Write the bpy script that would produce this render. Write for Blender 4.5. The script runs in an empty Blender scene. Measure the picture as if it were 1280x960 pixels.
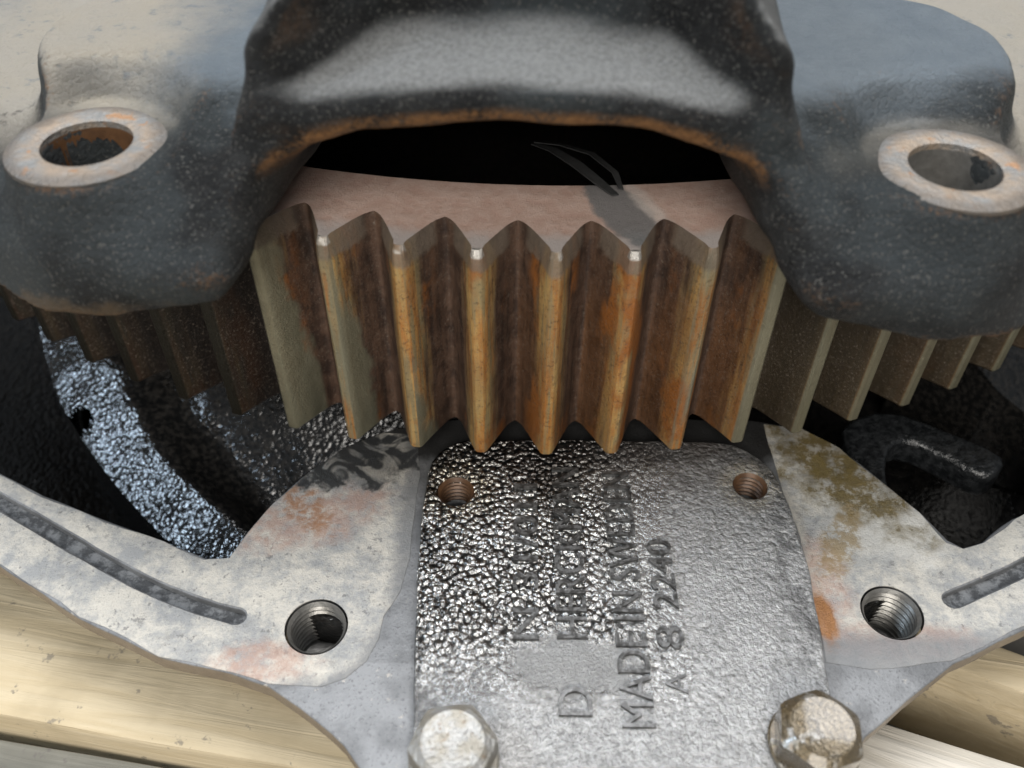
import bpy, bmesh, math, random
import numpy as np
from mathutils import Vector, Matrix, noise as mnoise

S = 0.001                      # everything below is laid out in millimetres; 1 unit = 1 m
scene = bpy.context.scene
COL = scene.collection
R_ = math.radians

# ------------------------------------------------------------------ camera
cam_d = bpy.data.cameras.new('camera')
cam = bpy.data.objects.new('camera', cam_d)
COL.objects.link(cam)
PITCH, ROLL = 0.77151, 0.01205
f = Vector((0, math.cos(PITCH), -math.sin(PITCH)))
r = Vector((1, 0, 0)); u = r.cross(f)
r2 = r * math.cos(ROLL) + u * math.sin(ROLL)
u2 = u * math.cos(ROLL) - r * math.sin(ROLL)
M = Matrix((r2, u2, -f)).transposed().to_4x4()
M.translation = Vector((-6.144, -324.04, 135.9)) * S
cam.matrix_world = M
cam_d.sensor_width = 36.0
cam_d.lens = 1132.4 / 1280 * 36.0
cam_d.clip_start = 0.005
cam_d.clip_end = 50.0
cam_d.dof.use_dof = True
cam_d.dof.focus_distance = 0.168
cam_d.dof.aperture_fstop = 15.0
scene.camera = cam

# ------------------------------------------------------------------ light
world = bpy.data.worlds.new('World'); scene.world = world
world.use_nodes = True
bg = world.node_tree.nodes['Background']
bg.inputs[0].default_value = (0.86, 0.93, 1.0, 1)
bg.inputs[1].default_value = 0.12

def area(name, loc, target, size, power, col, size_y=None):
    l = bpy.data.lights.new(name, 'AREA'); l.energy = power; l.color = col
    l.size = size
    if size_y: l.shape = 'RECTANGLE'; l.size_y = size_y
    o = bpy.data.objects.new(name, l); COL.objects.link(o)
    o.location = loc
    o.rotation_euler = (Vector(target) - Vector(loc)).to_track_quat('-Z', 'Y').to_euler()
    return o
area('skylight', (0.05, 0.18, 1.60), (0, -0.2, 0), 1.4, 36, (0.97, 0.98, 1.0), 1.0)
area('window_light_left', (-1.20, -0.27, 1.12), (0, -0.2, 0), 0.26, 5.2, (0.66, 0.82, 1.0), 0.26)
area('doorway_light_front', (-0.1, -1.35, 0.95), (0, -0.2, 0), 0.9, 17, (1.0, 0.96, 0.90), 0.7)
scene.cycles.max_bounces = 5
scene.cycles.diffuse_bounces = 3
scene.cycles.glossy_bounces = 3
scene.cycles.caustics_reflective = False
scene.cycles.caustics_refractive = False

scene.view_settings.view_transform = 'Standard'
scene.view_settings.look = 'None'
scene.view_settings.exposure = 0.32
scene.view_settings.gamma = 1.0
scene.view_settings.use_curve_mapping = False

# ------------------------------------------------------------------ node helper
class NT:
    def __init__(s, name):
        s.m = bpy.data.materials.new(name); s.m.use_nodes = True
        s.t = s.m.node_tree; s.t.nodes.clear()
        s.out = s.t.nodes.new('ShaderNodeOutputMaterial')
        s.b = s.t.nodes.new('ShaderNodeBsdfPrincipled')
        s.t.links.new(s.b.outputs[0], s.out.inputs[0])
        g = s.t.nodes.new('ShaderNodeNewGeometry')
        s.P = s.vm('SCALE', g.outputs['Position'], scale=1000.0)      # mm
        sx = s.t.nodes.new('ShaderNodeSeparateXYZ'); s.l(s.P, sx.inputs[0])
        s.x, s.y, s.z = sx.outputs
        sn = s.t.nodes.new('ShaderNodeSeparateXYZ'); s.l(g.outputs['Normal'], sn.inputs[0])
        s.nx, s.ny, s.nz = sn.outputs
        s.point = g.outputs['Pointiness']
    def l(s, a, b):
        if hasattr(a, 'is_output'): s.t.links.new(a, b)
        else: b.default_value = a
    def vm(s, op, a, b=None, scale=None):
        n = s.t.nodes.new('ShaderNodeVectorMath'); n.operation = op
        s.l(a, n.inputs[0])
        if b is not None: s.l(b, n.inputs[1])
        if scale is not None: n.inputs['Scale'].default_value = scale
        return n.outputs['Value'] if op in ('LENGTH', 'DISTANCE', 'DOT_PRODUCT') else n.outputs['Vector']
    def ma(s, op, a, b=0.0, clamp=False):
        n = s.t.nodes.new('ShaderNodeMath'); n.operation = op; n.use_clamp = clamp
        s.l(a, n.inputs[0]); s.l(b, n.inputs[1]); return n.outputs[0]
    def mul(s, a, b): return s.ma('MULTIPLY', a, b)
    def add(s, a, b): return s.ma('ADD', a, b)
    def sub(s, a, b): return s.ma('SUBTRACT', a, b)
    def inv(s, a): return s.ma('SUBTRACT', 1.0, a)
    def sst(s, v, lo, hi):
        n = s.t.nodes.new('ShaderNodeMapRange'); n.interpolation_type = 'SMOOTHSTEP'
        s.l(v, n.inputs['Value'])
        a, b, c, d = (lo, hi, 0.0, 1.0) if lo < hi else (hi, lo, 1.0, 0.0)
        n.inputs['From Min'].default_value = a; n.inputs['From Max'].default_value = b
        n.inputs['To Min'].default_value = c; n.inputs['To Max'].default_value = d
        return n.outputs[0]
    def noise(s, per_mm, detail=4.0, rough=0.55, sc=(1, 1, 1), off=0.0, dist=0.0):
        n = s.t.nodes.new('ShaderNodeTexNoise')
        v = s.vm('MULTIPLY_ADD', s.P, sc)
        s.t.nodes[-1].inputs[2].default_value = (off, off * 1.7, off * 0.6)
        s.l(v, n.inputs['Vector'])
        n.inputs['Scale'].default_value = per_mm; n.inputs['Detail'].default_value = detail
        n.inputs['Roughness'].default_value = rough; n.inputs['Distortion'].default_value = dist
        return n.outputs[0]
    def vor(s, per_mm, sc=(1, 1, 1), feature='F1'):
        n = s.t.nodes.new('ShaderNodeTexVoronoi'); n.feature = feature
        v = s.vm('MULTIPLY', s.P, sc); s.l(v, n.inputs['Vector'])
        n.inputs['Scale'].default_value = per_mm
        return n.outputs['Distance']
    def beads(s, per_mm, wob=0.5, off=0.0):
        # rounded grains of uneven size, as on a sand-cast skin
        n = s.t.nodes.new('ShaderNodeTexVoronoi'); n.feature = 'F1'
        v = s.vm('ADD', s.P, s.mul(s.noise(0.5, 1, 0.5, off=off + 40), wob)); s.l(v, n.inputs['Vector'])
        n.inputs['Scale'].default_value = per_mm
        d = n.outputs['Distance']
        return s.inv(s.mul(d, d))
    def mix(s, fac, a, b):
        n = s.t.nodes.new('ShaderNodeMix'); n.data_type = 'RGBA'
        s.l(fac, n.inputs[0])
        for v, i in ((a, 6), (b, 7)):
            if isinstance(v, tuple) and len(v) == 3: v = v + (1.0,)
            s.l(v, n.inputs[i])
        return n.outputs[2]
    def lerp(s, fac, a, b):
        n = s.t.nodes.new('ShaderNodeMix'); n.data_type = 'FLOAT'
        s.l(fac, n.inputs[0]); s.l(a, n.inputs[2]); s.l(b, n.inputs[3]); return n.outputs[0]
    def stain(s, cx, cy, rx, ry, amp, per_mm=0.12, off=0.0, soft=0.35, rot=0.0):
        # irregular patch centred on a spot of the surface
        dx = s.sub(s.x, cx); dy = s.sub(s.y, cy); c, q = math.cos(rot), math.sin(rot)
        a = s.ma('DIVIDE', s.add(s.mul(dx, c), s.mul(dy, q)), rx)
        b = s.ma('DIVIDE', s.sub(s.mul(dy, c), s.mul(dx, q)), ry)
        d = s.ma('SQRT', s.add(s.mul(a, a), s.mul(b, b)))
        n = s.noise(per_mm, 5, 0.65, off=off + 3.3)
        return s.sst(s.add(d, s.mul(s.sub(n, 0.5), amp)), 1.0 + soft, 1.0 - soft)
    def bump(s, h, dist_mm, strength=1.0, prev=None):
        n = s.t.nodes.new('ShaderNodeBump')
        n.inputs['Strength'].default_value = strength; n.inputs['Distance'].default_value = dist_mm * S
        s.l(h, n.inputs['Height'])
        if prev is not None: s.l(prev, n.inputs['Normal'])
        return n.outputs[0]
    def fin(s, col, rough, metal=0.0, normal=None, coat=None, coat_rough=0.1, spec=None):
        if isinstance(col, tuple) and len(col) == 3: col = col + (1.0,)
        s.l(col, s.b.inputs['Base Color']); s.l(rough, s.b.inputs['Roughness']); s.l(metal, s.b.inputs['Metallic'])
        if normal is not None: s.l(normal, s.b.inputs['Normal'])
        if coat is not None:
            s.l(coat, s.b.inputs['Coat Weight']); s.b.inputs['Coat Roughness'].default_value = coat_rough
        if spec is not None: s.l(spec, s.b.inputs['Specular IOR Level'])
        return s.m

# ------------------------------------------------------------------ materials
def mat_cast():
    k = NT('black_cast_iron_paint')
    fine = k.noise(1.5, 3, 0.7); mid = k.noise(0.16, 5, 0.65, off=9); big = k.noise(0.045, 3, 0.6, off=21)
    spk = k.noise(2.0, 2, 0.6, off=5)
    col = k.mix(k.sst(mid, 0.38, 0.7), (0.009, 0.0095, 0.010), (0.030, 0.031, 0.031))
    rr = k.ma('SQRT', k.add(k.mul(k.x, k.x), k.mul(k.y, k.y)))
    phi = k.add(k.ma('DIVIDE', k.x, rr), 0.0288)
    side = k.sst(k.add(k.ma('ABSOLUTE', phi), k.mul(k.sub(mid, .5), 0.03)), 0.176, 0.196)
    col = k.mix(k.mul(k.sst(k.add(big, k.mul(side, .08)), 0.44, 0.66), 0.8), col, (0.050, 0.060, 0.064))   # bluish paint left
    col = k.mix(k.mul(k.sst(spk, 0.56, 0.70), 0.65), col, (0.17, 0.165, 0.15))               # worn specks
    # grey-blue chalked paint on the ledges beside the tall block, pale dust on the deck
    up = k.sst(k.nz, 0.40, 0.85)
    lay = k.mul(k.mul(k.mul(up, side), k.sst(k.add(rr, k.mul(k.sub(mid, .5), 8.)), 204.0, 196.0)), k.sst(k.add(k.z, k.mul(k.sub(mid, 0.5), 6.0)), 50.0, 57.0))
    col = k.mix(k.mul(lay, 0.85), col, k.mix(mid, (0.17, 0.21, 0.25), (0.30, 0.345, 0.38)))
    dust_r = k.mul(k.sst(k.add(k.x, k.mul(k.sub(mid, .5), 5.)), 38.0, 44.0), k.sst(k.add(k.z, k.mul(k.sub(mid, .5), 2.)), 68.0, 63.0))
    dust_l = k.stain(-92.0, -168.0, 32.0, 52.0, 0.8, 0.07, off=4)
    dust = k.mul(k.mul(k.ma('MAXIMUM', dust_r, dust_l), up), k.sst(rr, 215.0, 200.0))
    dust = k.mul(dust, k.sst(k.noise(0.3, 4, .65, off=31), 0.2, 0.45))
    col = k.mix(dust, col, k.mix(big, (0.46, 0.44, 0.405), (0.52, 0.455, 0.35)))
    lip_sheen = k.mul(k.mul(k.sst(k.nz, 0.42, 0.96), k.inv(side)), k.sst(k.z, 66.0, 72.0))
    col = k.mix(k.mul(lip_sheen, k.lerp(k.sst(fine, 0.3, 0.62), 0.6, 1.0)), col, (0.33, 0.335, 0.33))                # pale sheen painted onto the up-facing lip of the window
    # rust and bare metal along the edges of the window and the rim
    edge = k.sst(k.add(k.point, k.mul(k.sub(fine, 0.5), 0.10)), 0.522, 0.575)
    low = k.sst(k.z, 79.0, 74.0)
    rust = k.mul(edge, k.sst(mid, 0.36, 0.54))
    col = k.mix(k.mul(k.mul(edge, 0.35), low), col, (0.17, 0.155, 0.135))
    col = k.mix(k.mul(k.mul(rust, low), 0.8), col, k.mix(fine, (0.13, 0.05, 0.018), (0.38, 0.19, 0.07)))
    under = k.mul(k.mul(k.sst(k.nz, 0.12, -0.30), k.sst(rr, 202.0, 206.0)), k.sst(k.z, 64.0, 69.0))
    col = k.mix(k.mul(under, k.sst(k.add(k.mul(mid, .6), k.mul(fine, .4)), 0.36, 0.56)), col, k.mix(fine, (0.14, 0.055, 0.02), (0.44, 0.23, 0.09)))
    rim = k.mul(k.sst(k.add(k.z, k.mul(k.sub(mid, .5), -14.)), 51.0, 46.5), k.sst(k.noise(.05, 3, .5, off=50), 0.46, 0.56))
    col = k.mix(k.mul(rim, 0.5), col, (0.21, 0.14, 0.075))
    h = k.add(k.mul(k.noise(2.6, 4, 0.8, off=6), 0.7), k.mul(k.beads(0.9), 0.4))
    nb = k.bump(h, 1.7, 1.0)
    rough = k.lerp(k.ma('MAXIMUM', dust, edge), k.lerp(fine, 0.46, 0.66), 0.8)
    return k.fin(col, rough, 0.0, nb, spec=0.32)

def mat_machined():
    k = NT('worn_machined_ring')
    n = k.noise(0.22, 5, 0.6); fn = k.noise(1.3, 3, 0.6)
    col = k.mix(k.sst(n, 0.35, 0.65), (0.19, 0.19, 0.185), (0.28, 0.22, 0.165))
    col = k.mix(k.sst(k.noise(0.35, 4, .6, off=7), 0.60, 0.68), col, (0.30, 0.17, 0.09))
    col = k.mix(k.mul(k.sst(fn, 0.6, 0.7), .6), col, (0.2, 0.19, 0.18))
    ds = []
    for cx, cy in ((-70.87, -201.18), (59.05, -204.96)):
        dx = k.sub(k.x, cx); dy = k.sub(k.y, cy); ds.append(k.ma('SQRT', k.add(k.mul(dx, dx), k.mul(dy, dy))))
    ed = k.sst(k.add(k.ma('MINIMUM', *ds), k.mul(k.sub(n, .5), 5.0)), 8.7, 11.3)
    col = k.mix(k.mul(ed, 0.85), col, k.mix(n, (0.06, 0.065, 0.07), (0.16, 0.13, 0.10)))
    return k.fin(col, 0.5, 0.2, k.bump(k.add(fn, n), 0.6, 0.8))

def mat_gear():
    k = NT('rusty_gear_steel')
    rr = k.ma('SQRT', k.add(k.mul(k.x, k.x), k.mul(k.y, k.y)))
    an = k.ma('DIVIDE', k.x, rr)                                     # about sin(phi)
    st = k.noise(0.55, 5, 0.6, sc=(1, 1, 0.10)); bl = k.noise(0.085, 4, 0.6, sc=(1, 1, 0.5), off=12)
    fine = k.noise(2.6, 4, 0.8, off=3); mid = k.noise(0.28, 5, 0.65, off=8)
    col = k.mix(k.sst(k.add(k.mul(st, .5), k.mul(mid, .5)), 0.36, 0.62), (0.030, 0.017, 0.012), (0.105, 0.060, 0.039))
    # brighter rust towards the tooth crests
    crest = k.sst(k.add(rr, k.mul(k.sub(st, 0.5), 7.0)), 199.6, 204.4)
    orange = k.mix(k.sst(k.add(k.mul(st, .75), k.mul(fine, .25)), 0.38, 0.62), (0.42, 0.17, 0.035), (0.50, 0.33, 0.12))
    orange = k.mix(k.mul(k.sst(k.noise(0.7, 3, .6, sc=(1, 1, 0.06), off=90), 0.48, 0.58), 0.8), orange, (0.27, 0.225, 0.115))
    col = k.mix(k.mul(crest, k.lerp(k.sst(bl, 0.35, 0.6), 0.65, 1.0)), col, orange)
    # rust bloom on the flanks
    col = k.mix(k.mul(k.sst(bl, 0.52, 0.64), k.sst(rr, 196.5, 200.5)), col, (0.30, 0.105, 0.02))
    fl = k.mul(k.mul(k.sst(k.nx, -0.15, -0.6), k.sst(an, -0.08, 0.02)), k.sst(k.add(k.z, k.mul(k.sub(bl, .5), 60.)), 46.0, 24.0))
    col = k.mix(k.mul(fl, k.lerp(st, 0.1, 0.6)), col, (0.20, 0.08, 0.02))
    # polished olive-grey metal where the mating gear ran, mostly on the left-hand teeth
    b1 = k.add(k.add(k.mul(k.add(an, 0.165), 320.0), k.sub(k.z, 22.0)), k.add(k.mul(k.sub(bl, 0.5), 90.0), k.add(k.mul(k.sub(mid, .5), 18.), k.mul(k.sub(rr, 202.0), -5.5))))
    bare = k.mul(k.mul(k.sst(b1, 9.0, -9.0), k.sst(k.nx, 0.05, 0.2)), k.sst(an, -0.268, -0.262))
    bare = k.mul(bare, k.sst(rr, 196.8, 198.2))
    bare2 = k.mul(k.sst(rr, 203.9, 204.45), k.sst(k.add(k.ma('ABSOLUTE', k.add(an, .02)), k.mul(k.sub(st, .5), .22)), 0.12, 0.19))
    bare = k.ma('MAXIMUM', bare, bare2)
    col = k.mix(k.mul(bare, 0.92), col, k.mix(st, (0.21, 0.20, 0.13), (0.34, 0.325, 0.24)))
    # teeth under the casting: near-black to dark brown in place of rust
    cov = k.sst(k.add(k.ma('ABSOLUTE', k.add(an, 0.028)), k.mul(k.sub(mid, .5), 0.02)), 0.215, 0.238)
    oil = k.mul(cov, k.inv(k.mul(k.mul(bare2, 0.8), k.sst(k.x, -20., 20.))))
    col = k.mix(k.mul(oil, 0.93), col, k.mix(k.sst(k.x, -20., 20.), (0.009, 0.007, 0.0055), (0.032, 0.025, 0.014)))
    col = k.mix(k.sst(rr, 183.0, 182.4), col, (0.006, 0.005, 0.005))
    # rough grey-brown entry bevels and pink rust bloom on the flat top
    grit = k.sst(k.noise(1.9, 3, 0.7, off=61), 0.56, 0.66)
    col = k.mix(k.mul(grit, k.mul(k.inv(bare), k.lerp(mid, 0.1, 0.75))), col, (0.20, 0.165, 0.13))
    pit = k.sst(k.noise(1.2, 3, 0.7, off=81), 0.55, 0.64)
    col = k.mix(k.mul(k.mul(pit, 0.4), k.inv(bare)), col, (0.022, 0.014, 0.010))
    topf = k.mul(k.sst(k.nz, 0.75, 0.92), k.sst(k.z, 48.2, 48.8))
    bev = k.mul(k.sst(k.add(k.z, k.mul(k.sub(mid, .5), 3.0)), 44.2, 45.4), k.inv(topf))
    bev = k.mul(bev, k.sst(rr, 195.8, 197.5))
    col = k.mix(k.mul(bev, 0.75), col, k.mix(mid, (0.10, 0.075, 0.055), (0.23, 0.19, 0.15)))
    pink = k.mix(k.sst(mid, 0.3, 0.7), (0.46, 0.305, 0.245), (0.54, 0.395, 0.335))
    pink = k.mix(k.mul(k.sst(fine, 0.55, 0.75), 0.6), pink, (0.66, 0.55, 0.50))
    pink = k.mix(k.mul(k.sst(k.add(rr, k.mul(k.sub(mid, .5), 5.)), 197.5, 201.5), 0.75), pink, (0.44, 0.42, 0.41))
    pink = k.mix(k.mul(k.stain(12.3, -191.5, 4.6, 12.0, 0.8, 0.3, off=2, soft=0.15, rot=0.42), 0.85), pink, (0.15, 0.16, 0.165))
    pink = k.mix(k.mul(k.stain(17.0, -190.0, 1.6, 9.0, 1.2, 0.4, off=5, soft=0.4, rot=0.42), 0.7), pink, (0.60, 0.52, 0.47))
    col = k.mix(topf, col, pink)
    bright = k.mul(k.mul(k.sst(rr, 203.3, 203.7), k.sst(k.z, 47.4, 47.9)), k.sst(k.noise(0.13, 3, .6, off=70), 0.46, 0.56))
    col = k.mix(bright, col, (0.72, 0.69, 0.64))
    metal = k.ma('MAXIMUM', k.mul(bare, 0.55), k.mul(bright, 0.85))
    rough = k.lerp(bare, k.lerp(mid, 0.38, 0.62), 0.36)
    rough = k.lerp(topf, rough, 0.72)
    rough = k.lerp(bright, rough, 0.3)
    h = k.add(k.mul(fine, 0.5), mid)
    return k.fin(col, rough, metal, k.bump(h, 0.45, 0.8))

def mat_alu():
    k = NT('corroded_aluminium_face')
    n = k.noise(0.15, 8, 0.75); m = k.noise(0.45, 6, 0.72, off=6); fn = k.noise(2.8, 4, 0.8, off=2)
    col = k.mix(k.sst(n, 0.38, 0.62), (0.33, 0.335, 0.335), (0.57, 0.54, 0.48))
    col = k.mix(k.mul(k.sst(m, 0.54, 0.68), 0.6), col, (0.27, 0.265, 0.25))
    col = k.mix(k.mul(k.sst(fn, 0.57, 0.66), 0.55), col, (0.14, 0.135, 0.125))
    col = k.mix(k.mul(k.sst(k.noise(0.5, 5, .7, off=17), 0.60, 0.66), 0.7), col, (0.16, 0.16, 0.16))
    # pink primer bloom and rust on the pads
    pk = k.ma('MAXIMUM', k.stain(-45.0, -217.0, 14.0, 6.0, 1.8, 0.18, off=1, rot=0.3), k.stain(-47.0, -247.0, 8.0, 4.0, 1.9, .2, off=5))
    pk = k.ma('MAXIMUM', pk, k.stain(61.0, -242.0, 13.0, 4.0, 1.2, .2, off=9))
    pk = k.ma('MAXIMUM', pk, k.stain(52.0, -229.0, 4.0, 9.0, 1.4, .2, off=13))
    col = k.mix(k.mul(k.mul(pk, k.sst(m, 0.3, 0.6)), 0.7), col, (0.44, 0.29, 0.23))
    gx = k.sub(k.x, -39.8); gy = k.sub(k.y, -240.4)
    gd = k.add(k.ma('SQRT', k.add(k.mul(gx, gx), k.mul(gy, gy))), k.mul(k.sub(m, .5), 5.))
    fade = k.mul(k.mul(k.sst(gd, 8.5, 11.5), k.sst(k.y, -238., -243.)), k.sst(k.x, -46., -40.))
    fade = k.ma('MAXIMUM', fade, k.mul(k.sst(k.add(k.y, k.mul(k.sub(m, .5), 6.)), -241.5, -245.5), k.mul(k.sst(k.x, 0., 5.), k.sst(k.x, 66., 60.))))
    fade = k.ma('MAXIMUM', fade, k.mul(k.sst(k.add(k.x, k.mul(k.sub(m, .5), 4.)), -29.5, -26.0), k.sst(k.x, 5., 0.)))
    col = k.mix(k.mul(fade, 0.85), col, k.mix(m, (0.15, 0.153, 0.157), (0.26, 0.265, 0.27)))
    rust = k.stain(-47.0, -213.0, 9.0, 3.2, 2.6, 0.3, off=3, rot=-0.9)
    col = k.mix(k.mul(k.mul(rust, k.sst(m, 0.38, 0.6)), 0.75), col, (0.33, 0.16, 0.07))
    # dark sealant smear on the left pad, brown oil on the right one
    seal = k.stain(-36.0, -202.0, 13.0, 7.5, 2.0, 0.16, off=2, soft=0.14, rot=0.45)
    swirl = k.sst(k.noise(0.11, 3, 0.5, off=2, dist=2.2), 0.40, 0.52)
    col = k.mix(k.mul(seal, k.lerp(swirl, 0.35, 1.0)), col, (0.05, 0.052, 0.054))
    white = k.stain(66.0, -216.0, 11.0, 9.0, 1.6, 0.15, off=8)
    col = k.mix(k.mul(white, 0.8), col, (0.70, 0.68, 0.63))
    oil = k.mul(k.stain(60.0, -204.0, 16.0, 8.5, 2.4, 0.2, off=11, soft=0.45, rot=-0.85), k.sst(k.noise(0.22, 5, .7, off=33), 0.34, 0.55))
    col = k.mix(k.mul(oil, 0.92), col, k.mix(m, (0.05, 0.038, 0.014), (0.30, 0.21, 0.05)))
    oil2 = k.mul(k.stain(57.0, -220.0, 3.2, 9.0, 2.2, 0.3, off=15, soft=0.3, rot=-0.5), k.sst(m, 0.35, 0.55))
    col = k.mix(k.mul(oil2, 0.75), col, (0.30, 0.21, 0.09))
    drop = k.stain(49.6, -237.5, 1.9, 5.0, 1.3, 0.35, off=19, soft=0.4)
    col = k.mix(k.mul(drop, .9), col, k.mix(m, (0.20, 0.07, 0.012), (0.42, 0.18, 0.04)))
    wet = k.ma('MAXIMUM', k.ma('MAXIMUM', oil, drop), k.mul(seal, .6))
    h = k.add(k.mul(fn, 0.5), m)
    return k.fin(col, k.lerp(wet, k.lerp(m, 0.45, 0.7), 0.16), k.lerp(n, 0.45, 0.1), k.bump(h, 0.4, 0.9), coat=k.mul(wet, .6))

def mat_greypaint():
    k = NT('grey_cast_surface')
    n = k.noise(0.12, 5, 0.6); fn = k.noise(1.8, 4, 0.7, off=2); m = k.noise(.5, 5, .7, off=7)
    col = k.mix(k.sst(n, 0.35, 0.65), (0.125, 0.128, 0.132), (0.225, 0.23, 0.236))
    col = k.mix(k.mul(k.sst(fn, 0.55, 0.66), 0.7), col, (0.09, 0.09, 0.095))
    col = k.mix(k.mul(k.sst(m, 0.62, 0.70), 0.6), col, (0.46, 0.42, 0.36))
    ol = k.sst(k.add(k.y, k.mul(k.sub(n, .5), 14.)), -203.0, -199.0)
    col = k.mix(k.mul(ol, 0.9), col, (0.012, 0.011, 0.010))
    side = k.sst(k.nz, 0.6, 0.2)
    rro = k.ma('SQRT', k.add(k.mul(k.x, k.x), k.mul(k.y, k.y)))
    col = k.mix(k.mul(k.mul(side, 0.8), k.sst(rro, 246.5, 248.5)), col, k.mix(m, (0.16, 0.12, 0.085), (0.32, 0.26, 0.19)))
    return k.fin(col, 0.48, 0.25, k.bump(k.add(fn, m), 0.22, 0.8))

def mat_groove():
    k = NT('dark_groove_sealant')
    n = k.noise(0.3, 5, 0.7); fn = k.noise(1.5, 4, .7, off=3)
    col = k.mix(k.sst(n, 0.42, 0.6), (0.045, 0.047, 0.05), (0.17, 0.175, 0.18))
    return k.fin(col, 0.55, 0.1, k.bump(k.add(n, fn), 0.35, 0.9))

def mat_plate():
    k = NT('oily_cast_cover')
    n1 = k.noise(0.95, 2, 0.62, off=4, dist=0.3); fn = k.noise(2.3, 3, 0.75)
    lg = k.noise(0.05, 3, 0.55, off=15); md = k.noise(0.2, 4, .65, off=25)
    dry = k.stain(5.5, -249.0, 11.0, 6.0, 1.5, 0.16, off=6, soft=0.4)
    rt = k.sst(k.add(k.x, k.mul(k.sub(lg, .5), 26.)), 3.0, 29.0)
    lowp = k.sst(k.add(k.y, k.mul(k.sub(lg, .5), 20.)), -236.0, -260.0)
    calm = k.ma('MAXIMUM', k.mul(k.ma('MAXIMUM', rt, lowp), 0.72), k.mul(dry, 0.92))
    col = k.mix(k.sst(n1, 0.30, 0.70), (0.34, 0.336, 0.325), (0.72, 0.715, 0.70))
    col = k.mix(k.mul(calm, 0.8), col, k.mix(k.sst(fn, 0.35, 0.65), (0.30, 0.302, 0.303), (0.58, 0.58, 0.58)))
    col = k.mix(k.mul(dry, 0.6), col, (0.32, 0.32, 0.315))
    col = k.mix(k.mul(k.mul(k.sst(md, 0.47, 0.66), k.inv(k.mul(calm, .8))), 0.35), col, (0.05, 0.047, 0.042))
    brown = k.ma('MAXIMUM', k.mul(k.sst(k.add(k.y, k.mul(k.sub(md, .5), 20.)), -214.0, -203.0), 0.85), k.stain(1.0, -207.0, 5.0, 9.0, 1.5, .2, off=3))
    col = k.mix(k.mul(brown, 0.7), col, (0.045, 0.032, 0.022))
    sandy = k.ma('MAXIMUM', k.stain(-16.8, -212.3, 7.5, 7.0, 1.2, 0.25, off=2), k.stain(40.9, -210.0, 6.2, 5.6, 1.2, 0.25, off=7))
    col = k.mix(k.mul(k.mul(sandy, k.sst(fn, 0.35, 0.6)), 0.75), col, (0.36, 0.31, 0.22))
    ex = k.ma('MAXIMUM', k.sst(k.x, 38., 47.), k.sst(k.x, -13., -22.))
    col = k.mix(k.mul(k.mul(ex, k.sst(md, 0.4, 0.6)), 0.6), col, (0.05, 0.05, 0.052))
    h = k.lerp(calm, k.add(k.mul(k.beads(0.9), 0.66), k.add(k.mul(n1, 0.45), k.mul(fn, 0.14))), k.add(k.mul(k.noise(1.7, 2, .6, off=55), 0.26), k.mul(fn, 0.32)))
    nb = k.bump(h, 1.5, 1.0)
    return k.fin(col, k.lerp(calm, 0.15, 0.32), k.lerp(calm, 0.97, 0.6), nb)

def mat_letter():
    k = NT('dark_raised_letter')  # lettering coloured darker than the plate so that it reads
    n = k.noise(0.9, 3, 0.6); fn = k.noise(2.2, 2, .6, off=3)
    col = k.mix(k.sst(n, 0.4, 0.6), (0.035, 0.034, 0.032), (0.12, 0.12, 0.118))
    return k.fin(col, 0.34, 0.3, k.bump(k.add(n, fn), 0.3, 0.8), coat=0.3)

def mat_bolt():
    k = NT('oily_zinc_bolt')
    n = k.noise(0.4, 4, 0.6); fn = k.noise(1.4, 3, 0.6, off=4)
    col = k.mix(k.sst(n, 0.4, 0.62), (0.34, 0.335, 0.32), (0.28, 0.26, 0.22))
    col = k.mix(k.mul(k.sst(k.noise(0.9, 4, .6, off=9), 0.60, 0.68), .6), col, (0.20, 0.14, 0.09))
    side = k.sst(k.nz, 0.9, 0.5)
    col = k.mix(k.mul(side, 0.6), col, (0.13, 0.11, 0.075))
    wet = k.mul(k.sst(k.x, 20., 24.), k.sst(k.noise(0.33, 4, .65, off=14), 0.32, 0.44))
    col = k.mix(k.mul(wet, 0.85), col, k.mix(fn, (0.025, 0.018, 0.008), (0.15, 0.10, 0.035)))
    return k.fin(col, k.lerp(wet, k.lerp(n, 0.35, 0.5), 0.15), 0.5, k.bump(k.add(fn, k.mul(n, 1.5)), 0.35, 0.9), coat=k.mul(wet, .8))

def mat_thread():
    k = NT('threaded_hole_steel')
    n = k.noise(0.6, 4, 0.6)
    col = k.mix(n, (0.10, 0.095, 0.085), (0.34, 0.33, 0.31))
    return k.fin(col, 0.36, 0.6, k.bump(n, 0.2, 0.6))

def mat_rusthole():
    k = NT('rusty_hole_wall')
    n = k.noise(0.5, 4, 0.6)
    col = k.mix(n, (0.03, 0.016, 0.01), (0.18, 0.09, 0.04))
    return k.fin(col, 0.45, 0.2, k.bump(n, 0.2, 0.6))

def mat_oil():
    k = NT('black_oil_wet_casting')
    n1 = k.noise(0.75, 2, 0.55, dist=0.2); n2 = k.noise(1.9, 1, 0.6, off=5)
    col = k.mix(k.sst(n1, 0.4, 0.7), (0.006, 0.006, 0.006), (0.022, 0.020, 0.018))
    return k.fin(col, 0.15, 0.0, k.bump(k.add(k.mul(k.beads(0.85), 0.5), k.add(k.mul(n1, .5), k.mul(n2, 0.25))), 0.26, 1.0), spec=0.8)

def mat_rib():
    k = NT('oily_grey_rib')
    n = k.noise(0.5, 3, 0.6); m = k.noise(1.4, 2, .6, off=4)
    col = k.mix(k.sst(n, 0.35, 0.65), (0.008, 0.009, 0.010), (0.026, 0.028, 0.03))
    return k.fin(col, 0.28, 0.1, k.bump(k.add(n, k.mul(m, .5)), 0.7, 0.9), coat=0.3)

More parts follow.
